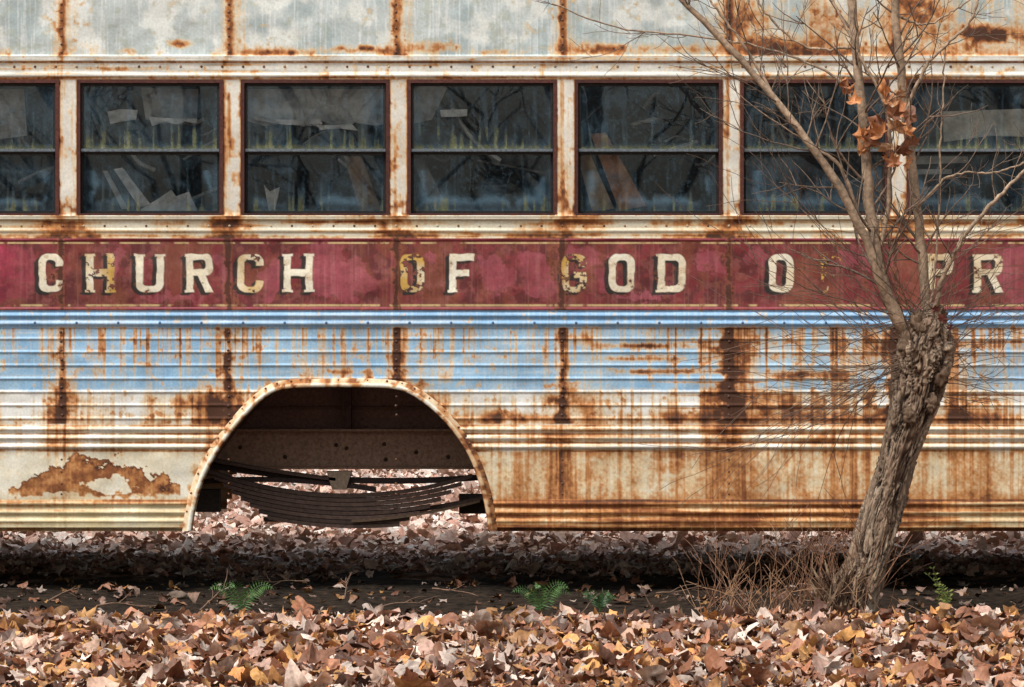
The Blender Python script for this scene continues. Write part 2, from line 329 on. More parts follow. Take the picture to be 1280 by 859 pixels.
def winhole(cx,cy):
    pd=np.full(cx.shape,1e9)
    for s in POSTS: pd=np.minimum(pd,np.abs(cx-s))
    return (pd>12.5)&(cy>101)&(cy<270.5)
sheet("roof_side_panel",np.arange(-14,72,1.0))
sheet("window_wall",np.concatenate([np.arange(71,102,1.),np.arange(103,270,3.),np.arange(270,299.1,1.)]),winhole)
sheet("lettered_red_band",np.arange(299,389.1,.75))
sheet("ribbed_lower_side",np.arange(389,666,1.0),lambda x,y: inpoly(x,y,ARCH))
W=2.2
n=40; prof_pts=[]
z14=wz(-14)
for i in range(n+1):
    t=i/n*math.pi; prof_pts.append((W/2-math.cos(t)*(W/2-.0),z14+.32*math.sin(t)**.8))
xs=np.linspace(XL,XR,200)
A=np.array(prof_pts); X=np.repeat(xs[None],len(A),0); Y=np.repeat(A[:,0][:,None],len(xs),1); Z=np.repeat(A[:,1][:,None],len(xs),1)
nn=fbm(X/40,Y*6,4,3); c=mix(np.zeros(X.shape+(3,))+lin(186,190,184),lin(150,110,80),ss(.5,.8,nn))
build("roof_shell",np.stack([wx(X),Y,Z],-1).reshape(-1,3),gridfaces(*X.shape).reshape(-1,4)[:,::-1],M_metal,bus,c.reshape(-1,3),nn.ravel()*.6)
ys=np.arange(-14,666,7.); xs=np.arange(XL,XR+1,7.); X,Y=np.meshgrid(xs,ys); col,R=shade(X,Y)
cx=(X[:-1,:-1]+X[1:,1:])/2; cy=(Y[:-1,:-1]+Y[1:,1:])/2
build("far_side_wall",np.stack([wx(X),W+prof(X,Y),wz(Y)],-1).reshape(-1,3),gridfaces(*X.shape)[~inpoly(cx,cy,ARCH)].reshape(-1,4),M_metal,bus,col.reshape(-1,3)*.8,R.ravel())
ac=Acc()
for px in (XL,XR): boxpx(ac,px-4,px+4,-14,600,.02,W-.02,lin(170,160,140))
boxpx(ac,XL+6,XR-6,462,476,.03,W-.03,lin(58,46,42))
boxpx(ac,XL+6,XR-6,-10,-4,.05,W-.05,lin(160,165,162))
boxpx(ac,XL+6,XR-6,0,460,W-.12,W-.07,lin(110,118,122))
ac.out("body_structure",M_rust,bus,smooth=False)
fr=Acc(); 
def frame(x0,x1,y0,y1,w,yo0,yo1,c):
    boxpx(fr,x0,x1,y0,y0+w,yo0,yo1,c); boxpx(fr,x0,x1,y1-w,y1,yo0,yo1,c)
    boxpx(fr,x0,x0+w,y0+w,y1-w,yo0+.0005,yo1,c); boxpx(fr,x1-w,x1,y0+w,y1-w,yo0+.0005,yo1,c)
ga=Acc(); gd=[]
for i in range(len(POSTS)-1):
    x0=POSTS[i]+12; x1=POSTS[i+1]-12
    if x1<XL+10 or x0>XR-10: continue
    brown=lin(84,46,38)*random.uniform(.8,1.3)
    frame(x0-1,x1+1,100,272,4.5,-.010,.05,brown)
    frame(x0+4,x1-4,105,192,3.0,.004,.02,lin(40,38,38))
    boxpx(fr,x0+4.2,x1-4.2,186.5,190,-.001,.022,lin(104,112,118))
    frame(x0+4,x1-4,190.2,267,3.0,.024,.04,lin(34,32,33))
    boxpx(fr,x0+7,x1-7,192.5,194,.0235,.03,lin(80,86,90))
    for (ya,yb,yy,top) in ((107.5,187,.012,True),(193,265,.032,False)):
        gx=np.arange(x0+6,x1-5,1.5); gy=np.arange(ya,yb+1,1.5); X,Y=np.meshgrid(gx,gy)
        n1=fbm(X/30,Y/30,4,40+i); st=fbm(X/4,Y/60,4,41+i); n2=fbm(X/6,Y/6,4,42+i); n4=fbm(X/2.5,Y/2.5,3,43+i)
        ex=np.minimum(X-x0-6,x1-6-X); ey=np.minimum(Y-ya,yb-Y); ed=np.minimum(ex,ey)
        dirt=.006+.06*ss(.4,.9,n1)+.18*np.exp(-(ed+n2*4)/4)+.06*ss(.75,.95,n4)+.06*ss(.6,.95,st)
        c=np.zeros(X.shape+(3,))+lin(128,166,190)
        if not top: dirt=dirt+.20*np.exp(-((ed-8-n1*8)/5)**2)*ss(.3,.7,n1+.1)*(Y>ya+20)
        amt=[.8,.3,.5,.9,.65,.9,.6][i%7]
        if top:
            h=ss(.4,.9,st)
            alg=ss(yb-8-50*h*(.4+.6*n1),yb+8,Y)*(.25+.75*h)*amt*(.4+.6*n2)+ss(yb-8,yb-1,Y)*.45*n2
        else: alg=ss(yb-6-30*ss(.5,.9,st),yb+4,Y)*ss(.55,.9,st)*.5*(.4+.6*n2)
        c=mix(c,mix(np.zeros_like(c)+lin(132,142,100),lin(166,170,136),n4),ss(.02,.25,alg)); dirt=np.clip(dirt+alg*.5,0,.8)
        V=np.stack([wx(X),np.full(X.shape,yy)+ (fbm(X/90,Y/90,1,60+i)-.5)*.0008,wz(Y)],-1).reshape(-1,3)
        ga.add(V,gridfaces(*X.shape).reshape(-1,4),c.reshape(-1,3)); gd.append(dirt.ravel())
fr.out("window_frames",M_rust,bus,smooth=False)
build("window_glass",np.concatenate(ga.V),np.concatenate(ga.F),M_glass,bus,np.concatenate(ga.C),np.concatenate(gd))
# arch flange
A=np.array(ARCH); t=np.gradient(A,axis=0); t/=np.linalg.norm(t,axis=1)[:,None]; nrm=np.stack([t[:,1],-t[:,0]],1)
if (nrm[45][1]>0): nrm=-nrm
secs=[(-3,.06),(-3,-.014),(-2,-.019),(0,-.020),(2,-.019),(3.2,-.011),(7.5,-.009),(8.5,-.002),(8.5,.01)]
A2=resample(A,300); n2_=resample(nrm,300); n2_/=np.linalg.norm(n2_,axis=1)[:,None]
PX=np.stack([A2[:,0]+n2_[:,0]*s for s,_ in secs],0); PY=np.stack([np.minimum(A2[:,1]+n2_[:,1]*s,664) for s,_ in secs],0)
YY=np.repeat(np.array([y for _,y in secs])[:,None],300,1)
YY=YY+ (fbm(PX/20,PY/20,3,3)-.5)*.004
nn=fbm(PX/7,PY/7,4,50); n5=fbm(PX/60,PY/60,4,51)
R=ss(.45,.95,nn)*.6+ss(.5,.85,n5)*.4+.10; R[:2]+=.35; R[5:]+=.28
c=rustify(np.zeros(PX.shape+(3,))+lin(234,230,214),R)
build("wheel_arch_flange",np.stack([wx(PX),YY,wz(PY)],-1).reshape(-1,3),gridfaces(*PX.shape).reshape(-1,4),M_metal,bus,c.reshape(-1,3),np.clip(R,0,1).ravel())
yy=np.array([.05,.2,.4,.62]); PXl=np.repeat(A2[:,0][None],4,0);PYl=np.repeat(A2[:,1][None],4,0); YYl=np.repeat(yy[:,None],300,1)
PYl=np.minimum(PYl,560+np.array([104,60,20,0])[:,None]*1.0)
c=np.zeros(PXl.shape+(3,))+lin(110,84,74); build("wheel_arch_liner",np.stack([wx(PXl),YYl,wz(PYl)],-1).reshape(-1,3),gridfaces(*PXl.shape).reshape(-1,4),M_rust,bus,c.reshape(-1,3))
# chassis
ch=Acc()
boxpx(ch,XL+6,XR-6,476,548,.63,.66,lin(140,114,108))
for y0,dy in ((.50,1),(W-.75,-1)):
    boxpx(ch,XL+6,XR-6,542,592,y0+.01,y0+.025,lin(160,130,112))
    boxpx(ch,XL+6,XR-6,540,543,y0-.045,y0+.02,lin(150,122,104))
    boxpx(ch,XL+6,XR-6,588,591.5,y0-.045,y0+.02,lin(140,110,92))
for px in range(-780,2000,240):
    boxpx(ch,px,px+12,478,540,.53,W-.6,lin(90,72,68))
boxpx(ch,250,600,512,516,.60,.63,lin(120,94,86))
def rivet(acc,x,y,z,r,c,hgt=None,seg=7):
    hgt=hgt or r*.6; V=[[x,y-hgt,z]]
    for k,(q,hh) in enumerate(((.6,.75),(1,0))):
        for s in range(seg): a=2*math.pi*s/seg; V.append([x+r*q*math.cos(a),y-hgt*hh,z+r*q*math.sin(a)])
    Fq=[]
    for s in range(seg):
        s2=(s+1)%seg; Fq.append([0,1+s,1+s2,1+s2]); Fq.append([1+s,1+seg+s,1+seg+s2,1+s2])
    acc.add(V,Fq,c)
for px,py in [(300,560),(420,557),(433,561),(356,572),(480,556),(482,575),(520,566),(560,572)]:
    x,y,z=P(px,py,.5); rivet(ch,x,.51,z,.010,lin(70,50,42),.010,8)
x,y,z=P(424,604,.42)
ch.add(np.array([[x-.055,.40,z+.05],[x+.055,.40,z+.05],[x+.03,.40,z-.03],[x-.03,.40,z-.03],[x-.055,.5,z+.05],[x+.055,.5,z+.05],[x+.03,.5,z-.03],[x-.03,.5,z-.03]]),[[0,3,2,1],[4,5,6,7],[0,1,5,4],[1,2,6,5],[2,3,7,6],[3,0,4,7]],lin(176,152,132))
def leafs(x0,x1,yc,sag,yoff,tilt,th=5.0,c=lin(52,38,34)):
    n=30; xs=np.linspace(x0,x1,n); q=(xs-425)/165.
    py=yc-sag*q*q+tilt*q
    pts=np.array([P(a,b,yoff) for a,b in zip(xs,py)])
    V=[];wd=.04;t2=th/2/S
    for p in pts: V+= [[p[0],yoff-wd,p[2]+t2],[p[0],yoff+wd,p[2]+t2],[p[0],yoff+wd,p[2]-t2],[p[0],yoff-wd,p[2]-t2]]
    i=np.arange(n*4).reshape(n,4); j=np.roll(i,-1,1); Fq=np.stack([i[:-1],j[:-1],j[1:],i[1:]],-1).reshape(-1,4)
    Fq=np.vstack([Fq,[[0,3,2,1]],[[4*n-4,4*n-3,4*n-2,4*n-1]]]); ch.add(V,Fq,c)
for k in range(8):
    leafs(258+k*11,590-k*13,620+k*5.4,28-k*.5,.36,3+k*.5,4.7,lin(96,76,68)*(.7+.5*random.random()))
leafs(330,606,648,12,.40,-10,5,lin(84,66,60)); leafs(250,470,606,-16,.46,20,6,lin(70,56,52)); leafs(240,420,600,8,.44,18,4,lin(96,76,66)); leafs(440,600,652,20,.34,-3,3,lin(110,88,70))
leafs(262,600,600,10,.48,8,7,lin(60,48,44))
ch.add(boxv(*(P(246,0,.46)[0],P(276,0,.46)[0]),.40,.5,P(0,640,.46)[2],P(0,612,.46)[2]),BOXF,lin(60,50,46))
ch.add(boxv(*(P(574,0,.46)[0],P(610,0,.46)[0]),.40,.5,P(0,642,.46)[2],P(0,618,.46)[2]),BOXF,lin(60,50,46))
ch.out("chassis_and_leaf_spring",M_rust,bus,smooth=False)
rv=Acc()
def yo(px,py): return -float(prof(np.array([float(px)]),np.array([float(py)]))[0])
rc=lambda: lin(*random.choice([(120,80,50),(150,120,90),(90,60,40),(190,175,150)]))
for px in range(-60,1340,26): rivet(rv,wx(px),yo(px,84),wz(84),.0062,rc()); rivet(rv,wx(px+9),yo(px+9,283),wz(283),.0055,rc())
for px in range(-60,1340,52): rivet(rv,wx(px),yo(px,405),wz(404),.006,lin(90,120,160))
for s in SEAMS[4:12]:
    for py in np.arange(416,530,11.5):
        rivet(rv,wx(s+random.uniform(-1,1)),yo(s,py),wz(py),.0068,lin(76,46,34))
    for py in np.arange(6,68,10): rivet(rv,wx(s),yo(s,py),wz(py),.006,lin(96,60,38))
    for py in (575,590,605,618): rivet(rv,wx(s),yo(s,py),wz(py),.005,lin(110,70,40))
for k in range(6,294,11):
    p=A2[k]+n2_[k]*6
    if p[1]<655: rivet(rv,wx(p[0]),-.009,wz(p[1]),.0055,lin(120,70,40))
rv.out("rivets",M_metal,bus)
# interior clutter
jk=Acc()
def slab(pts,y,c,th=.02,yend=None):
    n=len(pts); yend=y if yend is None else yend
    xs_=[p[0] for p in pts]; a,b=min(xs_),max(xs_)
    fr_=[];bk=[]
    for px,py in pts:
        yy_=y+(yend-y)*(px-a)/(b-a+1e-6); q=P(px,py,yy_); fr_.append(q); bk.append(q+np.array([0,th,0]))
    cen=np.mean(fr_,0); V=fr_+bk+[cen]
    Fq=[[2*n,(i+1)%n,i,i] for i in range(n)]+[[i,(i+1)%n,n+(i+1)%n,n+i] for i in range(n)]
    jk.add(V,Fq,c)
w1=lin(248,251,249)
slab([(176,110),(248,112),(246,150),(232,153),(222,149),(205,156),(196,151),(182,150)],.14,w1*.6,yend=.22); slab([(186,146),(200,148),(246,149),(246,155),(232,153),(220,156),(206,153),(190,158)],.08,w1); slab([(134,140),(150,137),(172,138),(170,150),(152,152),(138,156)],.10,w1*.9)
slab([(142,212),(153,210),(188,256),(174,260)],.08,w1); slab([(128,214),(134,214),(160,262),(152,262)],.10,w1*.7); slab([(176,262),(196,250),(214,238),(220,246),(236,240),(246,262),(244,268),(176,268)],.09,w1)
slab([(304,112),(486,112),(486,154),(470,158),(452,150),(430,160),(400,152),(380,159),(360,154),(330,158),(304,150)],.12,w1*.72,yend=.18)
slab([(316,146),(350,150),(400,150),(404,157),(440,156),(448,164),(424,161),(400,163),(396,158),(350,156),(320,151)],.08,w1)
slab([(330,232),(337,240),(350,234),(344,262),(336,264)],.08,w1); slab([(430,196),(452,196),(476,262),(450,266)],.14,lin(170,146,124))
slab([(514,108),(560,108),(540,150),(514,156)],.12,w1*.6); slab([(550,138),(584,137),(584,146),(551,147)],.08,w1); slab([(516,200),(530,200),(560,262),(540,264)],.14,lin(150,158,160))
slab([(738,168),(757,166),(808,258),(774,264)],.09,lin(220,164,120)); slab([(722,196),(738,194),(768,262),(740,264)],.14,lin(216,192,156))
slab([(1178,140),(1296,136),(1296,172),(1240,170),(1180,178)],.09,lin(250,246,232)); slab([(1140,196),(1210,196),(1210,204),(1140,206)],.09,w1);slab([(1140,212),(1190,212),(1190,218),(1140,219)],.09,w1*.8)
slab([(-10,112),(30,112),(34,170),(-10,176)],.12,w1*.6); slab([(930,200),(1000,196),(1080,250),(930,262)],.3,lin(110,120,126)); slab([(1060,110),(1110,110),(1100,140),(1070,138)],.12,w1*.5)
rs=random.Random(31)
for k in range(46):
    px=rs.uniform(0,1280); py=rs.uniform(120,255); a=rs.gauss(0,.9); l=rs.uniform(10,50); y0=rs.uniform(.12,.5)
    p0=P(px-l*math.cos(a),py-l*math.sin(a),y0); p1=P(px+l*math.cos(a),py+l*math.sin(a),y0+rs.uniform(-.03,.1)); mid=(p0+p1)/2+np.array([rs.uniform(-.02,.02),0,rs.uniform(-.03,.02)])
    V,Fq=tube(resample([p0,mid,p1],9),rs.uniform(.003,.010),6); jk.add(V,Fq,w1*rs.choice([.12,.25,.5,.8]))
# seat backs: padded slabs with rounded tops facing along the aisle
for s in range(-700,1900,190):
    for k in (0,1):
        y0=.24+k*1.0; jk.add(boxv(wx(s),wx(s+22),y0,y0+.8,wz(450),wz(240)),BOXF,lin(104,114,120))
        V,Fq=tube([[wx(s+11),y0,wz(240)],[wx(s+11),y0+.4,wz(238)],[wx(s+11),y0+.8,wz(240)]],.04,10); jk.add(V,Fq,lin(112,122,128))
jk.out("interior_clutter",M_junk,bus,smooth=False)

# ------------------------------------------------ ground
EDG=-1.90
def edgef(x): return EDG+.14*(fbm(np.asarray(x)*1.3,np.asarray(x)*0+3,3,60)-.5)*2
def gh(x,y):
    x=np.asarray(x,float);y=np.asarray(y,float)
    h=.018*ss(edgef(x)+.05,edgef(x)-.35,y)+.03*(fbm(x*.8,y*.8,3,61)-.5)
    near=1-ss(18,25,np.hypot(x,y)); h=h*near
    h=h+.04*near*ss(1.4,2.6,y)*(fbm(x*1.5,y*1.5,3,62))
    h=h+ss(-27,-62,y)*2.3+ss(-62,-200,y)*5 + ss(40,160,y)*8  # rise behind camera: unseen hill, added to block low sky in window reflections
    return h
def axis(lo,hi,step,far):
    a=np.arange(lo,hi,step); return np.concatenate([-np.geomspace(-lo+step,far,40)[::-1],a,np.geomspace(hi+step,far,40)])
gx=axis(-5,5,.04,400); gy=axis(-6,8,.04,400); X,Y=np.meshgrid(gx,gy)
Z=gh(X,Y)+.02*(fbm(X*6,Y*6,4,64)-.5)*(np.hypot(X,Y)<12)
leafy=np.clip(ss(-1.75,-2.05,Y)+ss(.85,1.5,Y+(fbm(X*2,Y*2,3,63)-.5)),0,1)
M_ground,nt,o=newmat("leaf_covered_ground"); N=nt.nodes;L=nt.links
p=N.new("ShaderNodeBsdfPrincipled"); p.inputs["Roughness"].default_value=.95; p.inputs["Specular IOR Level"].default_value=.1
tc=N.new("ShaderNodeTexCoord"); vo=N.new("ShaderNodeTexVoronoi"); vo.inputs["Scale"].default_value=16; L.new(tc.outputs["Object"],vo.inputs[0])
rp=N.new("ShaderNodeValToRGB"); e=rp.color_ramp.elements; e[0].position=0; e[0].color=(.07,.035,.022,1); e[1].position=1; e[1].color=(.46,.32,.25,1)
for pos,cc in ((.3,(.20,.11,.07,1)),(.6,(.32,.20,.14,1))):
    q=e.new(pos); q.color=cc
sx=N.new("ShaderNodeSeparateColor"); L.new(vo.outputs["Color"],sx.inputs[0]); L.new(sx.outputs[0],rp.inputs[0])
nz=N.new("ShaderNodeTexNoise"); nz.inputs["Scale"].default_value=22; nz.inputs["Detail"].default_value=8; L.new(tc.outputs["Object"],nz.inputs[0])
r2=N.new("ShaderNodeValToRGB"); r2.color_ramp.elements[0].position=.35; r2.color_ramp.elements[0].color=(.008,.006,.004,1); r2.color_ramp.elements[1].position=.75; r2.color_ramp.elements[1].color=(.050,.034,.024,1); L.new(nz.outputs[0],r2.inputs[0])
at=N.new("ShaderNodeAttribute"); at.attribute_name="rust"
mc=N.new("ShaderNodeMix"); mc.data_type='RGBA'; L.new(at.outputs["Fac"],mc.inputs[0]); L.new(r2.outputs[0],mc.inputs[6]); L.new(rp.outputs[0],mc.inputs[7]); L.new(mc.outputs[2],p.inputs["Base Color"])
bp=N.new("ShaderNodeBump"); bp.inputs["Strength"].default_value=.9; bp.inputs["Distance"].default_value=.03; L.new(nz.outputs[0],bp.inputs["Height"]); L.new(bp.outputs[0],p.inputs["Normal"]); L.new(p.outputs[0],o.inputs[0])
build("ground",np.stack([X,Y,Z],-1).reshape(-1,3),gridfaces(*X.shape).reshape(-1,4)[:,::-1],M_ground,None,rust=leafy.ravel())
# ------------------------------------------------ leaves
def leaf_tpl(kind,ring=True):
    m=22 if ring else 12
    th=np.arange(m)/m*2*np.pi+np.pi/2
    if kind==0:
        ph=np.degrees(th-np.pi/2); ph=(ph+180)%360-180; r=np.full(m,.38)
        for a,l,w in ((0,1.0,17),(50,.88,15),(-50,.88,15),(100,.66,16),(-100,.66,16)): r=np.maximum(r,.36+(l-.36)*np.exp(-np.abs((ph-a)/w)**1.6))
        r=np.where(np.abs(ph)>160,.22,r); r=r*(1+rng.normal(0,.06,m)); sx=1.
    elif kind==1: r=1-.12*np.cos(2*th)*-1; r=r*(1+rng.normal(0,.04,m)); r=r*(1+.12*np.cos(th-np.pi/2)**8); sx=.5
    else: r=.78+.16*np.sign(np.sin(4.5*th))*np.abs(np.sin(4.5*th))+rng.normal(0,.04,m); sx=.62
    a=np.stack([np.cos(th)*r*sx,np.sin(th)*r],1)
    if ring:
        V=np.vstack([[[0,0]],a*.45,a]); f=[]
        for i in range(m):
            j=(i+1)%m; f+=[[0,1+i,1+j],[1+i,1+m+i,1+m+j],[1+i,1+m+j,1+j]]
    else:
        V=np.vstack([[[0,0]],a]); f=[[0,1+i,1+(i+1)%m] for i in range(m)]
    V=np.hstack([V,np.zeros((len(V),1))])
    ph=rng.uniform(0,6.28); rad=np.hypot(V[:,0],V[:,1]); ang=np.arctan2(V[:,1],V[:,0])
    ca=rng.uniform(0,np.pi); u=V[:,0]*np.cos(ca)+V[:,1]*np.sin(ca); v=-V[:,0]*np.sin(ca)+V[:,1]*np.cos(ca)
    k=abs(rng.normal(0,1.2))+.3; sgn=1 if rng.random()<.65 else -1
    un=np.sin(u*k)/k; z=(1-np.cos(u*k))/k*sgn
    z=z+rng.normal(0,.25)*v*v+.13*np.sin(3*ang+ph)*rad+.09*np.sin(6*ang+ph*2)*rad+rng.normal(0,.035,len(V))
    V[:,0]=un*np.cos(ca)-v*np.sin(ca); V[:,1]=un*np.sin(ca)+v*np.cos(ca); V[:,2]=z
    return V,np.array(f)
PAL=[(206,162,134),(196,136,94),(218,180,156),(172,112,78),(134,88,64),(226,200,182),(184,128,98),(204,148,94),(100,68,54),(192,154,136),(222,164,98),(232,210,194),(124,76,54),(212,144,84)]
def scatter(acc,n,xr,yr,size,lift,tilt,ring=True,pal=PAL,bright=1.0,kinds=(0,0,0,1,2),accept=None,sv=.30):
    x=rng.uniform(*xr,n); y=rng.uniform(*yr,n)
    if accept is not None: k=accept(x,y); x,y=x[k],y[k]
    n=len(x); z=gh(x,y)+rng.uniform(*lift,n)+.02*(fbm(x*3,y*3,3,66)-.3)
    yaw=rng.uniform(0,6.283,n); tx=rng.normal(0,tilt,n); ty=rng.normal(0,tilt,n); s=np.minimum(size*rng.lognormal(0,sv,n),size*2)
    cl_=fbm(x*2.2,y*2.2,3,67)
    var=rng.integers(0,60,n); pi_=np.clip((rng.random(n)*.75+cl_*.25)*len(pal),0,len(pal)-1).astype(int)
    pc=np.array([lin(*q) for q in pal])[pi_]*rng.uniform(.5,1.12,(n,1))*bright*(.85+.3*cl_)[:,None]
    for v in range(60):
        V0,F0=leaf_tpl(kinds[v%len(kinds)],ring); m=np.where(var==v)[0]
        if len(m)==0: continue
        V=V0[None]*s[m][:,None,None]
        def rot(V,a,i,j):
            c,sn=np.cos(a)[:,None],np.sin(a)[:,None]; A_=V[...,i]*c-V[...,j]*sn; B_=V[...,i]*sn+V[...,j]*c; V=V.copy(); V[...,i]=A_;V[...,j]=B_; return V
        V=rot(V,yaw[m]*1.7,0,1); V=rot(V,tx[m],1,2); V=rot(V,ty[m],0,2); V=rot(V,yaw[m],0,1)
        V[...,2]-=V[...,2].min(1)[:,None]*.7
        V+=np.stack([x[m],y[m],z[m]],-1)[:,None]
        nv=len(V0); Fq=(F0[None]+np.arange(len(m))[:,None,None]*nv).reshape(-1,3)
        rad=np.hypot(V0[:,0],V0[:,1]); sh=(.85+.2*rad)[None,:,None]*(1+rng.normal(0,.05,(len(m),nv,1)))
        acc.add(V.reshape(-1,3),Fq,(pc[m][:,None,:]*sh).reshape(-1,3))
lf=Acc()
scatter(lf,18500,(-2.45,2.45),(-5.2,-1.6),.036,(0,.03),.38,accept=lambda x,y: y<edgef(x)+rng.normal(0,.09,len(x)),bright=.95,sv=.38)
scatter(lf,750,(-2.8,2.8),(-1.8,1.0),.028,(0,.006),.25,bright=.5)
lf.out("fallen_leaves",M_leaf,None,smooth=True)
lf=Acc()
PAL2=[(238,214,198),(230,196,176),(214,174,154),(244,228,216),(190,144,124),(232,202,188)]
scatter(lf,6000,(-3.0,3.0),(.9,2.4),.036,(0,.012),.25,ring=False,pal=PAL2,bright=1.2,accept=lambda x,y: y>1.15+rng.normal(0,.25,len(x)))
scatter(lf,27000,(-4.4,4.4),(2.2,14),.043,(0,.03),.4,ring=False,pal=PAL2,bright=1.02)
lf.out("fallen_leaves",M_leaf,None,smooth=True)

# ------------------------------------------------ tree
tree=empty("bare_tree")
yt=-1.45; sc=(D+yt)/F
tk=[(1036,812,41,yt+.02),(1052,778,35,yt),(1071,735,28,yt),(1084,700,25,yt),(1096,660,24,yt),(1108,620,23,yt),(1120,580,23,yt),(1132,540,25,yt),(1143,503,29,yt),(1150,470,33,yt),(1155,440,32,yt-.01),(1160,416,26,yt-.01),(1166,396,17,yt),(1170,380,7,yt)]
pts=np.array([[*P(a,b,y),r*sc] for a,b,r,y in tk]); NR=340; q=resample(pts,NR); sides=160
th=np.arange(sides)/sides*2*np.pi; s=np.linspace(0,1,NR)
TH,SS=np.meshgrid(th,s)
tw=TH+SS*1.0
w1_=fbm(np.cos(TH)*2+4,np.sin(TH)*2+SS*8,3,80)-.5
cx_,cy_=np.cos(tw+w1_*.6),np.sin(tw+w1_*.6)
f1=np.abs(fbm(cx_*6+20,cy_*6+20+SS*7,3,70,1.4)-.5)*2; f2=np.abs(fbm(cx_*12+9,cy_*12+SS*20+40,3,73,1.4)-.5)*2
rid=np.clip(1-(np.exp(-f1*7)*.9+np.exp(-f2*6)*.6),0,1)
Rr=q[:,3][:,None]*(1+.20*(rid-.6)+.20*(fbm(np.cos(TH)*1.5+5,SS*9+np.sin(TH)*1.5,3,71)-.5)+.10*(fbm(cx_*18,cy_*18+SS*50,2,74)-.5))
flare=ss(.14,0,SS); Rr=Rr*(1+flare*.2*np.maximum(0,np.sin(TH*4+1)))
hd=ss(.72,.85,SS); Rr=Rr*(1+hd*.38*(fbm(np.cos(TH)*3+5,SS*24+np.sin(TH)*3,4,76)-.5))
V,Fq=tube(q[:,:3],Rr,sides)
cc=mix(np.zeros(rid.shape+(3,))+lin(152,130,110),lin(46,36,30),ss(.8,.25,rid)); cc=mix(cc,lin(192,172,150),ss(.5,.9,fbm(cx_*9,cy_*9+SS*18,4,77))*.6*ss(.3,.8,rid)); cc=mix(cc,lin(104,80,64),ss(.45,.85,fbm(cx_*3,cy_*3+SS*6,4,78))*.5)
tr=Acc(); tr.add(V,Fq,cc.reshape(-1,3))
for (px,py,r,dy) in [(1134,432,11,-.06),(1176,470,9,-.06),(1180,425,9,-.03),(1148,406,10,-.05),(1174,395,8,-.03),(1138,520,8,-.08),(1165,505,7,-.09)]:
    c0=P(px,py,yt+dy); n=22; u=np.linspace(0,np.pi,n); ph=np.linspace(0,2*np.pi,33)
    U,PH=np.meshgrid(u,ph); rr0=r*sc*(1+.9*(fbm(U*3,np.cos(PH)*2+np.sin(PH)*1.3,4,int(px))-.5))
    V=np.stack([c0[0]+rr0*np.sin(U)*np.cos(PH),c0[1]+rr0*np.sin(U)*np.sin(PH),c0[2]+rr0*np.cos(U)*1.5],-1)
    tr.add(V.reshape(-1,3),gridfaces(*V.shape[:2]).reshape(-1,4),lin(108,88,72))
tr.out("trunk",M_bark,tree)
br=Acc()
def perp(d):
    r=np.array([random.gauss(0,1),random.gauss(0,.6),random.gauss(0,1)]); r-=d*np.dot(r,d); return r/np.linalg.norm(r)
def twig(p,d,ln,r,depth,up=.25,col=(120,100,84)):
    n=7; pts=[p.copy()]; dd=d/np.linalg.norm(d); 
    for i in range(n):
        dd=dd+perp(dd)*.13+np.array([0,0,up*.12]); dd/=np.linalg.norm(dd); p=p+dd*ln/n; pts.append(p.copy())
    V,Fq=tube(pts,np.linspace(r,max(r*.35,.0009),n+1),5 if r>.003 else 4)
    br.add(V,Fq,lin(*col)*random.uniform(.6,1.2))
    if depth>0:
        for k in range(random.randint(2,4)):
            i=random.randint(2,n-1); t=np.array(pts[i]); dl=(pts[i+1]-pts[i]); dl/=np.linalg.norm(dl)
            twig(t,dl*.8+perp(dl)*random.uniform(.4,.8),ln*random.uniform(.35,.65),max(r*.55,.001),depth-1,up,col)
def branch(pp,r0,r1,nt,tl,col=(162,138,114),depth=1,lo=.25,up=.4):
    pts=np.array([P(a,b,y) for a,b,y in pp]); q=resample(pts,36); q[1:-1]+=rng.normal(0,.0025,(34,3))
    rad=np.linspace(r0,r1,36)*sc*(1+rng.normal(0,.06,36)); V,Fq=tube(q,rad,10)
    cv=np.array([lin(*col)*random.uniform(.65,1.15) for _ in range(36)]); cv=np.repeat(cv,10,0); br.add(V,Fq,cv)
    for k in range(nt):
        i=int(36*random.uniform(lo,.97)); i=min(i,34); dl=q[i+1]-q[i]; dl/=np.linalg.norm(dl)
        twig(q[i],dl*.7+perp(dl)*random.uniform(.5,1.),tl*random.uniform(.4,1.1),max(rad[i]*.28,.0018),depth,up)
branch([(1150,440,yt),(1120,395,yt-.04),(1098,330,yt-.05),(1086,240,yt-.05),(1078,140,yt-.03),(1066,20,yt),(1060,-90,yt)],8.5,4.6,26,.42)
branch([(1160,420,yt),(1156,360,yt+.02),(1146,260,yt+.03),(1132,140,yt+.02),(1120,20,yt),(1116,-90,yt)],6.5,4.8,22,.42)
branch([(1140,430,yt),(1108,370,yt-.06),(1082,300,yt-.1),(1040,220,yt-.12),(985,145,yt-.12),(925,75,yt-.1),(846,-6,yt-.1),(790,-60,yt-.1)],6.5,2.8,24,.45)
branch([(1165,410,yt),(1178,350,yt-.04),(1206,295,yt-.06),(1250,245,yt-.06),(1296,200,yt-.06)],3.4,2.0,12,.34)
branch([(1082,300,yt-.08),(1050,210,yt-.1),(1000,170,yt-.1),(930,60,yt-.1),(880,-10,yt-.1)],2.6,1.3,12,.34)
branch([(1095,330,yt-.05),(1112,240,yt-.06),(1108,140,yt-.06),(1070,60,yt-.05),(1035,-10,yt)],3.0,1.5,10,.3)
branch([(1078,140,yt-.03),(1040,95,yt),(960,62,yt+.05),(860,45,yt+.08),(770,35,yt+.1),(690,5,yt+.1)],1.8,.8,10,.25)
branch([(1132,140,yt),(1160,80,yt),(1210,30,yt),(1230,-20,yt)],2.4,1.4,8,.3)
branch([(1070,60,yt),(1010,60,yt),(960,20,yt),(930,-30,yt)],1.8,1.0,8,.25)
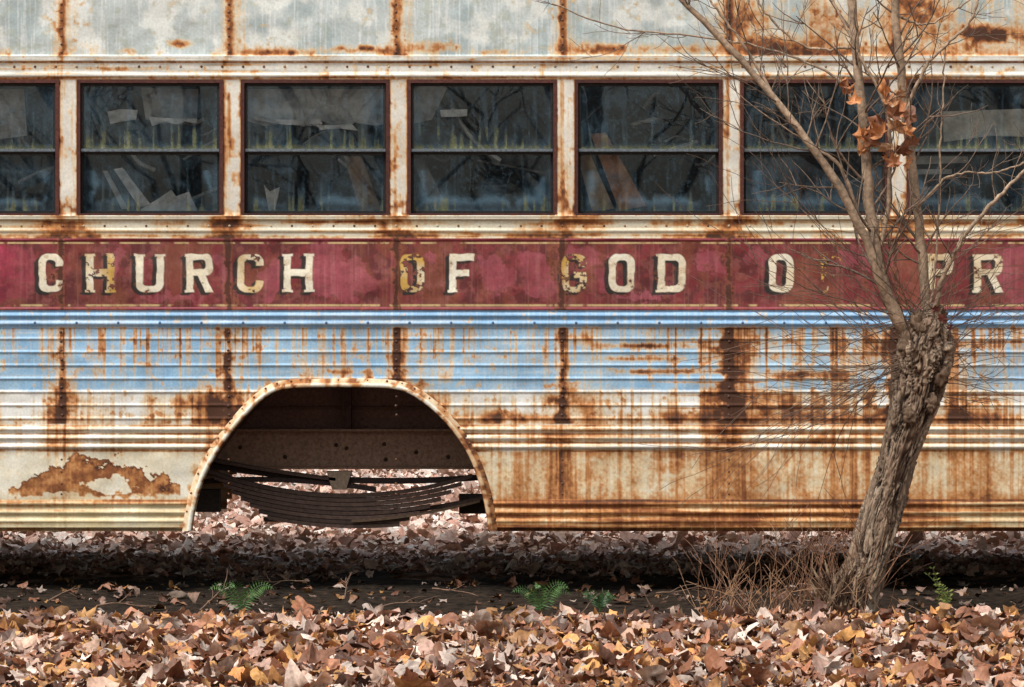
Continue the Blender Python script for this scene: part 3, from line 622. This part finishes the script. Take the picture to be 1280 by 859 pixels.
branch([(1146,260,yt),(1190,220,yt),(1250,215,yt),(1310,190,yt)],1.8,1.0,8,.25)
branch([(1120,20,yt),(1160,30,yt),(1230,-10,yt)],1.8,1,4,.2)
branch([(1160,400,yt),(1172,300,yt),(1176,180,yt),(1182,60,yt)],1.8,.9,8,.25)
for k in range(84):
    left=random.random()<.6
    px=random.uniform(1130,1180); py=random.uniform(390,500); p=P(px,py,yt-.03)
    ang=random.uniform(105,215) if left else random.uniform(-35,75)
    d=np.array([math.cos(math.radians(ang)),random.uniform(-.35,.1),math.sin(math.radians(ang))])
    twig(p,d,random.uniform(.35,.95) if left else random.uniform(.2,.5),random.uniform(.0013,.0026),1,.1,(112,88,72))
for k in range(70):
    px=random.uniform(1005,1085); p=P(px,random.uniform(772,792),yt-.08+random.uniform(0,.12)); ang=random.uniform(60,130)
    d=np.array([math.cos(math.radians(ang)),random.uniform(-.3,.3),math.sin(math.radians(ang))])
    twig(p,d,random.uniform(.1,.42),random.uniform(.0016,.004),0 if k%3 else 1,.1,(140,100,74))
br.out("branches",M_twig,tree)
sb=Acc()
for k in range(150):
    px=random.gauss(1050,18); py=random.uniform(725,792); p=P(px,py,yt-.10-random.uniform(0,.05)); L_=random.uniform(.03,.12); a=random.uniform(1.0,2.1); w_=random.uniform(.002,.006)
    d=np.array([math.cos(a),random.uniform(-.25,0),math.sin(a)])*L_; sdv=np.array([math.sin(a),random.uniform(-.4,.4),-math.cos(a)])*w_
    mid=p+d*.5+np.array([0,-.01,0]); sb.add([p-sdv,p+sdv,mid+sdv,mid-sdv,p+d+sdv*.3,p+d-sdv*.3],[[0,1,2,3],[3,2,4,5]],lin(*random.choice([(130,104,84),(96,72,56),(156,132,108),(70,52,42)])))
sb.out("shredded_bark",M_bark,tree,smooth=False)
cl=Acc()
def place_leaf(acc,c,size,col,kind=0,ring=True):
    V0,F0=leaf_tpl(kind,ring); V0=V0.copy(); V0[:,2]*=1.6
    M=np.array(Euler((random.uniform(.9,2.2),random.uniform(-.5,.5),random.uniform(-.8,.8))).to_matrix()); acc.add((V0*size)@M.T+c,F0,lin(*col)*random.uniform(.7,1.2))
for px,py,sz in [(1078,172,20),(1098,152,20),(1112,128,18),(1120,160,20),(1108,185,18),(1128,190,20),(1132,165,18),(1118,205,16),(1058,115,15),(1068,128,15),(1104,112,16),(1138,145,16),(1090,180,20),(1124,120,14),(1076,190,16),(1100,170,20),(1142,180,14),(1116,145,18),(1134,205,12),(1052,104,12),(1086,162,18),(1110,200,14),(1125,140,16)]:
    place_leaf(cl,P(px,py,yt-.1+random.uniform(-.04,.04)),sz*sc,random.choice([(200,136,88),(172,110,70),(214,160,116),(136,88,60)]),random.choice([0,0,2]))
for px,py,sz in [(1178,400,12),(1170,388,10),(1185,410,9)]: place_leaf(cl,P(px,py,yt-.1),sz*sc,(130,76,68),0)
for k in range(70):
    px=random.gauss(1030,45); py=random.uniform(768,795); place_leaf(cl,P(px,py,yt-.16),random.uniform(9,15)*sc,random.choice(PAL),random.choice([0,0,2]))
cl.out("clinging_leaves",M_leaf,tree,smooth=True)
br=Acc()
for k in range(90):
    px=random.gauss(975,60); yb=random.uniform(-1.75,-1.25); p=np.array([(px-640)*(D+yb)/F,yb,0.0]); p[2]=float(gh(p[0],p[1])); ang=random.uniform(50,130)
    twig(p,np.array([math.cos(math.radians(ang)),random.uniform(-.3,.3),math.sin(math.radians(ang))]),random.uniform(.08,.36),random.uniform(.0012,.0022),1 if k%2 else 0,.1,random.choice([(150,106,78),(118,82,62),(176,136,104)]))
br.out("dry_brush",M_twig)
br=Acc()
for (px,py,l,a) in [(120,768,.22,25),(250,772,.15,60),(640,800,.3,8),(300,820,.25,-20),(900,790,.3,170),(470,770,.2,5),(1200,790,.3,160),(60,762,.14,50),(430,760,.1,80),(540,745,.18,10),(380,735,.2,170),(820,748,.2,12)]:
    yb=CZ*F/(py-430)-D; p=np.array([(px-640)*(D+yb)/F,yb,0.045]); p[2]=float(gh(p[0],p[1]))+.03
    twig(p,np.array([math.cos(math.radians(a)),.2,math.sin(math.radians(a))*.4]),l,.004,1,-.1,(130,100,80))
br.out("fallen_twigs",M_twig)
def fern(px,py,nf,ln,name="fern",col=(84,116,64)):
    ac=Acc(); yb=CZ*F/(py-430)-D; x0=(px-640)*(D+yb)/F; base=np.array([x0,yb,float(gh(x0,yb))])
    for f in range(nf):
        az=(f+.5)/nf*math.pi+random.uniform(-.2,.2); out=np.array([math.cos(az),-abs(math.sin(az))*.4,0]); L_=ln*random.uniform(.75,1.1)
        pts=[];n=18
        for i in range(n+1):
            t=i/n; pts.append(base+out*L_*(t*.35+.45*t*t)+np.array([0,0,L_*(1.35*t-.75*t*t*t)]))
        V,Fq=tube(pts,np.linspace(.0016,.0006,n+1),4); 
        c=lin(*col)*random.uniform(.8,1.25)
        ac.add(V,Fq,c)
        for i in range(3,n):
            w=L_*.19*math.sin(math.pi*(i/n)**.75)+.003; dl=pts[i+1]-pts[i]; dl/=np.linalg.norm(dl)
            for s_ in (1,-1):
                sd=np.cross(dl,[0.15,1,.1])*s_; sd/=np.linalg.norm(sd); tip=pts[i]+sd*w+dl*w*.35+np.array([0,-.2*w,-.15*w]); m=pts[i]+sd*w*.45+dl*w*.1
                ac.add([pts[i],m-dl*.0028,tip,m+dl*.0028],[[0,1,2,3]],c*random.uniform(.7,1.3))
    ac.out(name,M_green,None,smooth=False)
fern(302,772,4,.18); fern(676,768,5,.18); fern(750,762,6,.11,col=(70,100,56))
wd=Acc()
yb=-1.3
for k in range(6):
    x0=(1178-640)*(D+yb)/F; p=np.array([x0+random.uniform(-.03,.03),yb,0.]); top=p+np.array([random.uniform(-.10,.05),random.uniform(-.05,.03),random.uniform(.07,.18)])
    q=resample([p,(p+top)/2+np.array([.015,0,0.01]),top],8); V,Fq=tube(q,.0012,4); wd.add(V,Fq,lin(100,106,60))
    for i in range(2,8):
        for s_ in (-1,1):
            d=np.array([s_*random.uniform(.008,.02),random.uniform(-.012,.0),random.uniform(-.004,.012)]); c=q[i]
            wd.add([c,c+d*.5+[0,0,.004],c+d,c+d*.5-[0,0,.003]],[[0,1,2,3]],lin(*random.choice([(150,164,80),(112,130,66),(176,184,100)])))
wd.out("leafy_weed",M_green,smooth=False)
def rock(px,py,r,sx=1.5):
    yb=CZ*F/(py-430)-D; x0=(px-640)*(D+yb)/F; u=np.linspace(0,np.pi,20); ph=np.linspace(0,2*np.pi,33); U,PH=np.meshgrid(u,ph)
    rr0=r*(1+.4*(fbm(np.cos(PH)*1.5+U+5,np.sin(PH)*1.5+U,3,int(px))-.5)); V=np.stack([x0+rr0*np.sin(U)*np.cos(PH)*sx,yb+rr0*np.sin(U)*np.sin(PH),rr0*np.cos(U)*.7+.01],-1)
    build("rock",V.reshape(-1,3),gridfaces(*V.shape[:2]).reshape(-1,4)[:,::-1],M_stone,None,np.zeros((V.shape[0]*V.shape[1],3))+lin(104,88,76))
rock(222,750,.035); rock(905,716,.03)
# ------------------------------------------------ woods around (bare trees)
def wood_tpl():
    V_=[];F_=[];n0=0
    def add(V,Fq):
        nonlocal n0; V_.append(V);F_.append(Fq+n0);n0+=len(V)
    H=random.uniform(11,16); p=[np.array([0,0,-.3])]
    for i in range(8): p.append(p[-1]+np.array([random.gauss(0,.12),random.gauss(0,.12),H/8]))
    V,Fq=tube(p,np.linspace(.2,.03,9),6); add(V,Fq)
    def rec(p0,d,l,r,dep):
        pts=[p0]; 
        for i in range(4):
            d=d+np.array([random.gauss(0,.15),random.gauss(0,.15),.1]); d/=np.linalg.norm(d); pts.append(pts[-1]+d*l/4)
        V,Fq=tube(pts,np.linspace(r,r*.3,5),3); add(V,Fq)
        if dep>0:
            for k in range(4): rec(pts[random.randint(1,4)],d+np.array([random.gauss(0,.6),random.gauss(0,.6),random.gauss(0,.4)]),l*.55,r*.5,dep-1)
    for k in range(18):
        i=random.randint(1,8); a=random.uniform(0,6.28); rec(p[i],np.array([math.cos(a),math.sin(a),.6]),random.uniform(1.5,3.6)*(1.2-i/10),.05,2)
    return np.concatenate(V_),np.concatenate(F_)
TP=[wood_tpl() for _ in range(4)]
wd=Acc()
for k in range(66):
    if k<44: x=random.uniform(-20,20); y=random.uniform(-52,-30)
    else: x=random.uniform(-40,40); y=random.uniform(28,62)
    V,Fq=TP[k%4]; a=random.uniform(0,6.28); s_=random.uniform(.8,1.25); c,sn=math.cos(a),math.sin(a)
    V=V@np.array([[c,sn,0],[-sn,c,0],[0,0,1]])*s_+np.array([x,y,float(gh(x,y))]); wd.add(V,Fq,lin(70,62,54)*random.uniform(.6,1.1))
wd.out("distant_woods",M_twig)

# ------------------------------------------------ light, world, camera
sc_=bpy.context.scene
w=bpy.data.worlds.new("World"); sc_.world=w; w.use_nodes=True; nt=w.node_tree; nt.nodes.clear()
sky=nt.nodes.new("ShaderNodeTexSky"); sky.sky_type='NISHITA'; sky.sun_disc=False; sky.sun_elevation=math.radians(60); sky.sun_rotation=math.radians(222)
sky.air_density=2.2; sky.dust_density=5; sky.ozone_density=2; hs=nt.nodes.new("ShaderNodeHueSaturation"); hs.inputs["Saturation"].default_value=.45
bg=nt.nodes.new("ShaderNodeBackground"); bg.inputs[1].default_value=.15; ow=nt.nodes.new("ShaderNodeOutputWorld")
nt.links.new(sky.outputs[0],hs.inputs["Color"]); nt.links.new(hs.outputs[0],bg.inputs[0]); nt.links.new(bg.outputs[0],ow.inputs[0])
sl=bpy.data.lights.new("sun","SUN"); sl.energy=2.9; sl.angle=math.radians(22); sl.color=(1,.985,.965); so=link(bpy.data.objects.new("sun",sl)); so.rotation_euler=(math.radians(31),0,math.radians(-42))
cam=bpy.data.cameras.new("camera"); cam.sensor_width=36; cam.lens=36*F/1280; cam.clip_end=2000; co=link(bpy.data.objects.new("camera",cam)); co.location=(0,-D,CZ); co.rotation_euler=(math.radians(90),0,0)
sc_.camera=co
sc_.view_settings.view_transform='Standard'; sc_.view_settings.look='None'; sc_.view_settings.exposure=0
